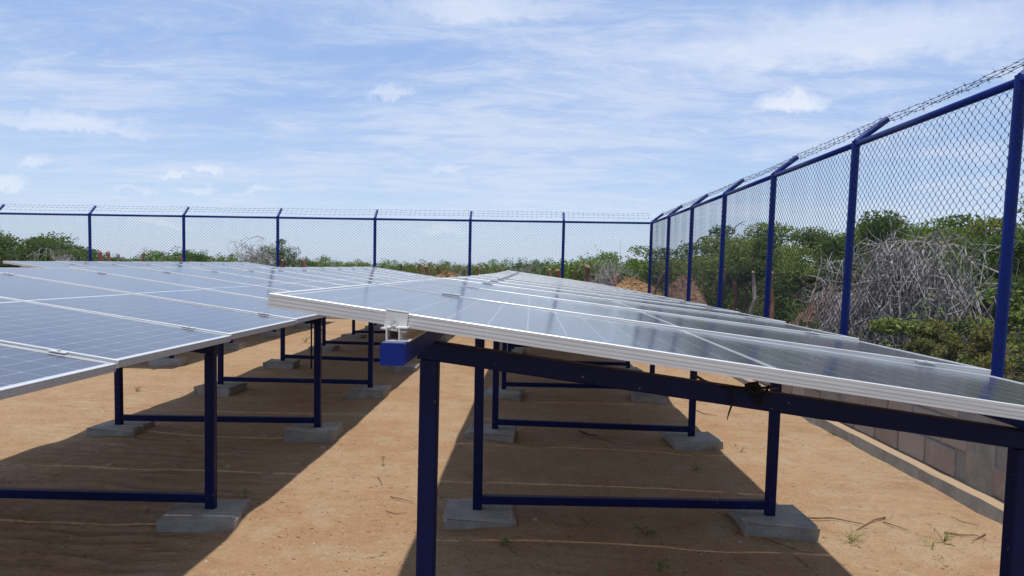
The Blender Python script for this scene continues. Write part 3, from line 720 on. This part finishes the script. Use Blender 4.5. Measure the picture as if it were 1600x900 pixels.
def dead_bush(name, px, d, ytop, spread, n_main, sub, subsub, label, seed, droop=.25, kx=4, base_d=None):
    p = at(px, 430, d); x, y = p.x, p.y; g = gz(x, y); H = ztop(ytop, px, d)-g; rng = np.random.default_rng(seed)
    root = empty(name, (x, y, g)); tag(root, label, 'dead bush')
    paths = branch_paths(rng, np.array([0, 0, -.05]), n_main, H, spread, droop*H, sub, subsub, thick=.42)
    zq = np.quantile([q[2] for p_, _ in paths for q in p_], .993); paths = [([np.array([q[0], q[1], q[2]*(H/zq if q[2] > 0 else 1)]) for q in p_], r_) for p_, r_ in paths]
    main = [q for q in paths if q[1] > .012*H]; fine_ = [q for q in paths if q[1] <= .012*H]
    link('branches', branches_mesh(main, 'branches', 'dead_wood', .004, kx), root); link('twigs', branches_mesh(fine_, 'twigs', 'dead_wood', .0028 if d < 12 else .006, 3), root)
    return root
dead_bush('dead_bush', 1404, 8.7, 382, .64, 64, 13, 7, 'big tangled dead grey bush outside the right fence, between the two nearest posts', 3, .45)
dead_bush('dead_bush', 1290, 10.2, 404, .38, 7, 6, 4, 'sparse dead branches left of the second fence post, beside the big grey bush', 5, .35)
dead_bush('dead_bush', 948, 22.5, 408, 1.0, 34, 8, 4, 'dead grey bush beyond the fence, left of the corner post, below a green tree', 8, .45)
dead_bush('dead_bush', 95, 27., 389, 1.1, 26, 9, 4, 'dead grey bush in front of the flat-topped tree at far left', 9, .45)
dead_bush('dead_bush', 402, 34., 371, .95, 16, 8, 4, 'bare dead tree with thin upright branches, left of the fourth back-fence post', 12, .0)
dead_bush('dead_bush', 815, 30., 413, .9, 24, 8, 4, 'rounded dead grey bush on the skyline above the far end of the right array', 15, .5)
dead_bush('dead_bush', 715, 40., 414, .8, 10, 7, 3, 'pale dead bush on the skyline just left of the third back-fence post', 16, .4)
dead_bush('dead_bush', 447, 30., 402, .7, 9, 7, 3, 'low dead bush at the foot of the dark rounded tree', 18, .4)

# distant scrub mass and undergrowth (uncountable)
def scrub(name, n_, xr, yr, zr, size, material, rng, zf=None, clump=0):
    x = rng.uniform(*xr, n_); y = rng.uniform(*yr, n_)
    if clump:
        cxs = rng.uniform(*xr, clump); cys = rng.uniform(*yr, clump); k = rng.integers(0, clump, n_); s_ = (zr[2] if len(zr) > 2 else 1.)
        x = cxs[k]+rng.normal(0, s_, n_); y = cys[k]+rng.normal(0, s_, n_)
        hh = rng.uniform(.45, 1., clump)[k]*np.exp(-.35*(((x-cxs[k])/s_)**2+((y-cys[k])/s_)**2))
    else: hh = np.ones(n_)
    ok = ~((x < 3.15) & (y < 19.2) & (x > -15)); x, y, hh = x[ok], y[ok], hh[ok]; n_ = len(x)
    z = gz(x, y)+zr[0]+(zr[1]-zr[0])*hh*rng.uniform(0, 1, n_)**.6
    V, Fc = leaf_quads(np.stack([x, y, z], 1), None, size, rng); tag(link(name, npmesh(name, V, Fc, material)), kind='stuff')
rg_ = np.random.default_rng(21)
scrub('distant_scrub', 60000, (-110, 80), (62, 125), (0., 1.62, 2.2), .20, 'leaf_olive', rg_, None, 420)
scrub('distant_scrub', 22000, (-70, 45), (30, 60), (0., .75, 1.3), .10, 'leaf_yellow', rg_, None, 260)
scrub('distant_scrub', 30000, (9, 60), (14, 60), (0., 2.1, 1.8), .12, 'leaf_green', rg_, None, 120)
scrub('undergrowth', 42000, (3.4, 9.5), (5, 19), (0., .42, .38), .026, 'leaf_olive', rg_, None, 130)
scrub('undergrowth', 26000, (3.4, 8.), (4, 11), (0., .40, .34), .022, 'leaf_yellow', rg_, None, 90)
scrub('undergrowth', 16000, (-14, 4.), (22, 30), (0., .35, .5), .05, 'leaf_yellow', rg_, None, 120)

# ------------------------------------------------------------------ spoil heaps
def mound(name, px, d, ytop, rx, ry, material, label, yaw=0., seed=1):
    p = at(px, 430, d); g = gz(p.x, p.y); H = ztop(ytop, px, d)-g; rng = np.random.default_rng(seed)
    n1, n2 = 22, 44; V = [(0, 0, H)]; Fq = []
    root = empty(name, (p.x, p.y, g)); tag(root, label, 'soil heap', 'heaps of dug soil outside the fence')
    mb = MB()
    for i in range(1, n1+1):
        q = i/n1
        for j in range(n2):
            a = 6.2832*j/n2; rr = q*(1+.18*float(vnoise(math.cos(a)*2+seed, math.sin(a)*2)))
            z = H*(math.cos(q*3.1416)*.5+.5)*(1+.15*float(vnoise(q*6+seed, a*2)))+rng.normal(0, .018)*(q < .95)-.06*(q > .97)
            x, y = math.cos(a)*rr*rx, math.sin(a)*rr*ry; V.append((x*math.cos(yaw)-y*math.sin(yaw), x*math.sin(yaw)+y*math.cos(yaw), z))
    f = [(0, 1+j, 1+(j+1) % n2) for j in range(n2)]
    for i in range(n1-1):
        for j in range(n2): k = (j+1) % n2; f.append((1+i*n2+j, 1+(i+1)*n2+j, 1+(i+1)*n2+k, 1+i*n2+k))
    mb.add(V, f); mb.obj('soil', material, root)
    mb = MB()
    for _ in range(420):
        v = V[rng.integers(1, len(V)-2*n2)]; s_ = rng.uniform(.012, .05)
        q = [Vector(rng.normal(size=3)).normalized()*s_*rng.uniform(.6, 1.1) for _ in range(6)]
        dirs = [Vector(e) for e in ((1, 0, 0), (0, 1, 0), (-1, 0, 0), (0, -1, 0), (0, 0, 1), (0, 0, -1))]
        vv = [Vector(v)+dirs[k]*s_*rng.uniform(.6, 1.3)+q[k]*.3 for k in range(6)]
        mb.add(vv, [(0, 1, 4), (1, 2, 4), (2, 3, 4), (3, 0, 4), (1, 0, 5), (2, 1, 5), (3, 2, 5), (0, 3, 5)])
    o = mb.obj('clods', material, root); o['kind'] = 'stuff'
mound('soil_heap', 700, 21.5, 429, 1.9, .9, 'orange_spoil', 'orange soil heap behind the back fence, in the gap between the two nearer arrays', 0, 2)
mound('soil_heap', 990, 21., 438, 2.0, 1.0, 'orange_spoil', 'orange soil heap beyond the back fence, just left of the corner post', 0, 4)
mound('soil_heap', 1066, 17., 434, 1.05, 3.9, 'brown_spoil', 'brown soil heap outside the right fence near the corner post', R(-4), 6)
mound('soil_heap', 1310, 10.6, 458, .8, 1.8, 'brown_spoil', 'small brown soil heap left of the big dead grey bush', R(20), 8)

# ------------------------------------------------------------------ old wooden stakes
def stake(px, d, yt, wpx, lean, material, label, group, cut=True):
    p = at(px, 430, d); g = gz(p.x, p.y); H = ztop(yt, px, d)-g; r = max(.03, wpx*d/F/2)
    root = empty('wooden_stake', (p.x, p.y, g)); tag(root, label, 'stake', group)
    m = 6; rr = random.Random(px)
    pts = [Vector((lean*H*(k/m-.5*0)+rr.uniform(-.05, .05)*(k > 0), rr.uniform(-.05, .05), -.15+(H+.15)*k/m)) for k in range(m+1)]
    mb = MB(); mb.tube(pts, [r*rr.uniform(.7, 1.25) for _ in pts], 7); mb.obj('shaft', material, root)
    if cut:
        t = pts[-1]; mb = MB(); n_ = Vector((rr.uniform(-.5, .5), -.5, .6)).normalized()
        mb.tube([t-n_*.005, t+n_*r*.45, t+n_*r*.6], [r*.9, r*.86, r*.7], 7); mb.obj('cut_end', 'fresh_cut', root)
GK = 'old wooden stakes outside the fences'
back = [(157, 22, 394, 6, 0, 'red'), (167, 22.5, 395, 7, .05, 'red'), (186, 24, 398, 3, 0, 'grey'), (227, 23, 396, 4, -.05, 'brown'), (254, 24, 400, 3, 0, 'brown'), (283, 23, 400, 4, .05, 'red'), (309, 23, 402, 4, -.35, 'red'), (336, 24, 404, 3, 0, 'brown'),
        (406, 22, 404, 5, .15, 'grey'), (425, 22.5, 407, 4, .25, 'brown'), (442, 22.5, 407, 5, 0, 'brown'), (464, 23, 408, 4, .1, 'brown'), (476, 22, 407, 5, 0, 'red'), (519, 22, 410, 3, 0, 'grey'),
        (617, 22, 413, 5, .1, 'brown'), (653, 23, 413, 4, .05, 'brown'), (668, 21.5, 417, 7, 0, 'brown'), (695, 23, 416, 4, -.15, 'brown'), (745, 22, 417, 4, 0, 'red'), (759, 22.5, 419, 5, 0, 'grey'), (777, 24, 418, 2, 0, 'grey'),
        (854, 22, 422, 6, .1, 'brown'), (873, 22, 423, 7, 0, 'red'), (912, 22, 424, 4, -.25, 'brown'), (931, 20.8, 418, 9, -.18, 'brown'), (964, 21.5, 430, 5, 0, 'red'), (1010, 20.5, 424, 5, .3, 'brown')]
cnt = {}
LOOK = {'red': 'reddish', 'grey': 'grey', 'brown': 'dark brown'}
for px, d, yt, wd, ln, c in back:
    k = bay(px); cnt[k] = cnt.get(k, 0)+1
    stake(px, d, yt, wd, ln, 'stake_'+c, f'{LOOK[c]} stake in the {ORD[k]} back fence bay from the corner, {ORD[cnt[k]-1]} from left', GK)
right = [(1032, 22., 420, 7, 0, 'grey', 'grey stake between the corner post and the next right-fence post'), (1054, 22.5, 421, 5, -.1, 'brown', 'dark stake half behind the second right-fence post from the corner'),
         (1084, 20.5, 418, 5, 0, 'grey', 'thin grey stake just right of the third right-fence post from the corner'), (1097, 19.5, 418, 5, -.02, 'red', 'slim reddish stake right of the thin grey one, behind the brown heap'),
         (1110, 18.6, 423, 4, .1, 'brown', 'thin dark leaning stake left of the fourth right-fence post from the corner'), (1131, 17.2, 423, 8, .02, 'grey', 'thick grey stake touching the right of the fourth right-fence post from the corner'),
         (1145, 16.4, 424, 6, .06, 'red', 'reddish-topped stake right of the thick grey stake'), (1158, 15.8, 434, 4, .1, 'brown', 'short dark stake between the reddish-topped and pale-topped stakes'),
         (1175, 15., 426, 6, .03, 'grey', 'grey stake with a pale top, left of the third right-fence post from the right'), (1214, 13.4, 427, 8, -.1, 'red', 'stout reddish leaning stake just right of the third right-fence post from the right')]
for px, d, yt, wd, ln, c, lb in right: stake(px, d, yt, wd, ln, 'stake_'+c, lb, GK)

# ------------------------------------------------------------------ things on the sand
def twig(px, py, pts, r, label, material='twig'):
    c = onground(px, py); root = tag(MB().tube([Vector((a[0], a[1], a[2]))+Vector((0, 0, r)) for a in pts], [r*(1-.6*i/(len(pts)-1)) for i in range(len(pts))], 5).obj('twig', material, None, c), label, 'twig', 'dry twigs on the sand')
    return root
def twig_px(pxs, r, label, material='twig'):
    P = [onground(*q) for q in pxs]; c = P[0]
    twig(*pxs[0], [tuple(q-c+Vector((0, 0, random.uniform(0, .012)))) for q in P], r, label, material)
twig_px([(1253, 812), (1275, 814), (1300, 813), (1325, 817), (1350, 824)], .006, 'long curved twig right of the nearest right footing')
twig_px([(1383, 811), (1365, 816), (1350, 823), (1338, 830)], .005, 'forked-looking twig end crossing the long curved twig')
twig_px([(1380, 817), (1395, 824), (1418, 831)], .004, 'short straight twig right of the long curved twig')
twig_px([(1475, 834), (1500, 838), (1525, 840), (1540, 846)], .005, 'twig on the sand left of the right front post')
twig_px([(1540, 836), (1528, 843), (1518, 849)], .004, 'short twig crossing near the right front post')
twig_px([(1192, 845), (1220, 855), (1250, 865), (1275, 866)], .005, 'dark twig below the nearest right footing')
twig_px([(1243, 872), (1254, 880), (1264, 888)], .004, 'short dark twig near the bottom border, below the right footing')
twig_px([(1486, 811), (1505, 817), (1530, 822)], .003, 'thin twig on bright sand beside the foundation ledge')
twig_px([(906, 677), (920, 682), (933, 684)], .012, 'thick dark wood scrap in the shade behind the second brace', 'litter')
twig_px([(935, 686), (950, 691), (964, 697)], .004, 'thin pale twig right of the dark wood scrap')
twig_px([(610, 778), (625, 783), (645, 787)], .004, 'twig on the sunny strip, left of the near front post')
twig_px([(603, 800), (618, 804), (636, 803)], .003, 'lower twig on the sunny strip, left of the near front post')
twig_px([(1080, 640), (1100, 647), (1120, 652)], .005, 'dark twig on bright sand right of the back footings')
twig_px([(590, 745), (594, 753), (598, 762)], .0025, 'pale straw under the seedling on the sunny strip')
def sprig(px, py, n_, hgt, lw, label, material, spread=.5, cat='weed', name='sand_weed', seed=1):
    c = onground(px, py); rr = random.Random(seed); root = empty(name, c); tag(root, label, cat, 'small weeds on the sand')
    st = MB(); lf = MB()
    for k in range(n_):
        a = rr.uniform(0, 6.28); L = hgt*rr.uniform(.6, 1.1); tip = Vector((math.cos(a)*spread*L, math.sin(a)*spread*L, L*rr.uniform(.5, 1)))
        midp = tip*.5+Vector((0, 0, L*.18)); st.tube([(0, 0, -.01), midp, tip], [lw*.13, lw*.11, lw*.06], 4, False)
        for t in (.6, .85, 1.):
            p = tip*t; d_ = Vector((rr.uniform(-1, 1), rr.uniform(-1, 1), rr.uniform(-.1, .5))).normalized(); s_ = d_.cross(Vector((0, 0, 1))).normalized()
            lf.add([p, p+d_*lw*.9+s_*lw*.45, p+d_*lw*2, p+d_*lw*.9-s_*lw*.45], [(0, 1, 2, 3)])
    st.obj('stems', 'leaf_olive' if material != 'twig' else 'twig', root); lf.obj('leaves', material, root)
sprig(598, 728, 2, .09, .012, 'tiny seedling with two leaves on the sunny strip between the arrays', 'leaf_dark', .25, seed=3)
sprig(783, 854, 5, .05, .016, 'small green weed in the shade below the nearest left footing', 'leaf_green', .9, seed=4)
sprig(1331, 846, 9, .07, .010, 'bright green grass tuft right of the nearest right footing', 'leaf_bright', 1.0, seed=5)
sprig(1474, 846, 9, .07, .010, 'bright green grass tuft near the right front post', 'leaf_bright', 1.0, seed=6)
sprig(1456, 855, 5, .05, .008, 'faint green tuft just left of the tuft near the right front post', 'leaf_bright', 1.0, seed=7)
sprig(1305, 681, 14, .05, .010, 'yellow-green weed patch on bright sand left of the ledge', 'leaf_yellow', 1.6, seed=8)
sprig(1088, 735, 10, .07, .010, 'dark weed in the shade left of the right posts', 'leaf_dark', 1.0, seed=9)
sprig(917, 818, 6, .05, .010, 'little weed in the shade under the nearest brace', 'leaf_dark', 1.0, seed=10)
sprig(1028, 893, 5, .05, .014, 'small weed at the bottom border right of centre', 'leaf_green', .8, seed=11)
sprig(1157, 706, 6, .06, .008, 'thin weed at the shadow edge below the second right footing', 'leaf_olive', .8, seed=12)
sprig(383, 778, 5, .06, .008, 'thin weed behind the nearest footing of the middle array', 'leaf_green', .6, seed=13)
sprig(477, 535, 9, .10, .02, 'broad-leaved weed beyond the second post row of the middle array', 'leaf_green', .7, seed=14)
sprig(505, 520, 8, .12, .02, 'dark broad-leaved weed behind the middle array, near its inner posts', 'leaf_dark', .7, seed=15)
sprig(215, 611, 7, .06, .012, 'yellowish weed on open sand under the middle array edge', 'leaf_yellow', .8, seed=16)
sprig(1010, 835, 7, .05, .012, 'dark dried weed in the shade right of the nearest brace middle', 'leaf_dark', 1.2, seed=17)
def stone(px, py, r, label, k):
    c = onground(px, py); rng = np.random.default_rng(k); mb = MB(); V = [(0, 0, r*.7)]; f = []
    for i, (q, z) in enumerate(((.6, .55), (1., .1), (.9, -.4))):
        for j in range(7): a = j*.8976+rng.uniform(-.2, .2); s_ = r*rng.uniform(.8, 1.2); V.append((math.cos(a)*s_*q, math.sin(a)*s_*q*.8, z*r))
    f = [(0, 1+j, 1+(j+1) % 7) for j in range(7)]
    for i in range(2):
        for j in range(7): m2 = (j+1) % 7; f.append((1+i*7+j, 8+i*7+j, 8+i*7+m2, 1+i*7+m2))
    mb.add(V, f); tag(mb.obj('pebble', 'pebble', None, c), label, 'pebble', 'pebbles on the sand')
for k, (px, py, r, lb) in enumerate(((505, 700, .022, 'white pebble in front of the second footing of the middle array'), (836, 812, .016, 'pale pebble right of the nearest left footing'), (465, 726, .018, 'pebble in the shade left of the white pebble'),
        (510, 729, .014, 'small pebble at the shadow edge below the white pebble'), (1190, 701, .018, 'pale pebble on bright sand behind the third right post'), (357, 729, .02, 'pebble right of the tall near post of the middle array'),
        (1156, 848, .014, 'pebble in front of the nearest right footing'), (644, 699, .014, 'pale pebble on the sunny strip left of the near post'), (172, 727, .022, 'dark pebble in the shade under the middle array'), (557, 649, .015, 'pebble at the shadow edge in front of the third footing of the middle array'))):
    stone(px, py, r, lb, k+40)
# uncountable litter: leaf bits, chips and crumbs pressed into the sand
rg_ = np.random.default_rng(5); n_ = 9500
x = rg_.uniform(-6, 2.7, n_); y = 2.6+rg_.uniform(0, 1, n_)**1.6*13
keep = vnoise(x*1.1+4, y*1.1) > -.18+rg_.uniform(-.25, .25, n_); x, y = x[keep], y[keep]; n_ = len(x)
z = gz(x, y)+.001; a = rg_.uniform(0, 6.283, n_); L = .0032+.018*rg_.uniform(0, 1, n_)**5; wd = .0015+.0022*rg_.uniform(0, 1, n_)
lx, ly = np.cos(a), np.sin(a); P = np.stack([x, y, z], 1); T = np.stack([lx, ly, rg_.uniform(-.2, .2, n_)], 1)*L[:, None]; Bn = np.stack([-ly, lx, 0*lx], 1)*wd[:, None]; U = np.zeros((n_, 3)); U[:, 2] = .0025+.3*wd
V = np.stack([P-T, P+Bn, P+T, P-Bn, P+U], 1).reshape(-1, 3); i5 = np.arange(n_)*5
Fc = np.concatenate([np.stack([i5+k, i5+(k+1) % 4, i5+4], 1) for k in range(4)])
tag(link('ground_litter', npmesh('ground_litter', V, Fc, 'litter')), kind='stuff')
n_ = 1600; x = rg_.uniform(-5, 2.7, n_); y = 2.6+rg_.uniform(0, 1, n_)**1.5*10; z = gz(x, y)+.001; s_ = .002+.007*rg_.uniform(0, 1, n_)**3
P = np.stack([x, y, z], 1); D = np.array([(1, 0, 0), (0, 1, 0), (-1, 0, 0), (0, -1, 0), (0, 0, 1)]); V = (P[:, None, :]+D[None]*s_[:, None, None]*rg_.uniform(.6, 1.3, (n_, 5, 1))).reshape(-1, 3); i5 = np.arange(n_)*5
Fc = np.concatenate([np.stack([i5+k, i5+(k+1) % 4, i5+4], 1) for k in range(4)])
tag(link('gravel', npmesh('gravel', V, Fc, 'pebble')), kind='stuff')
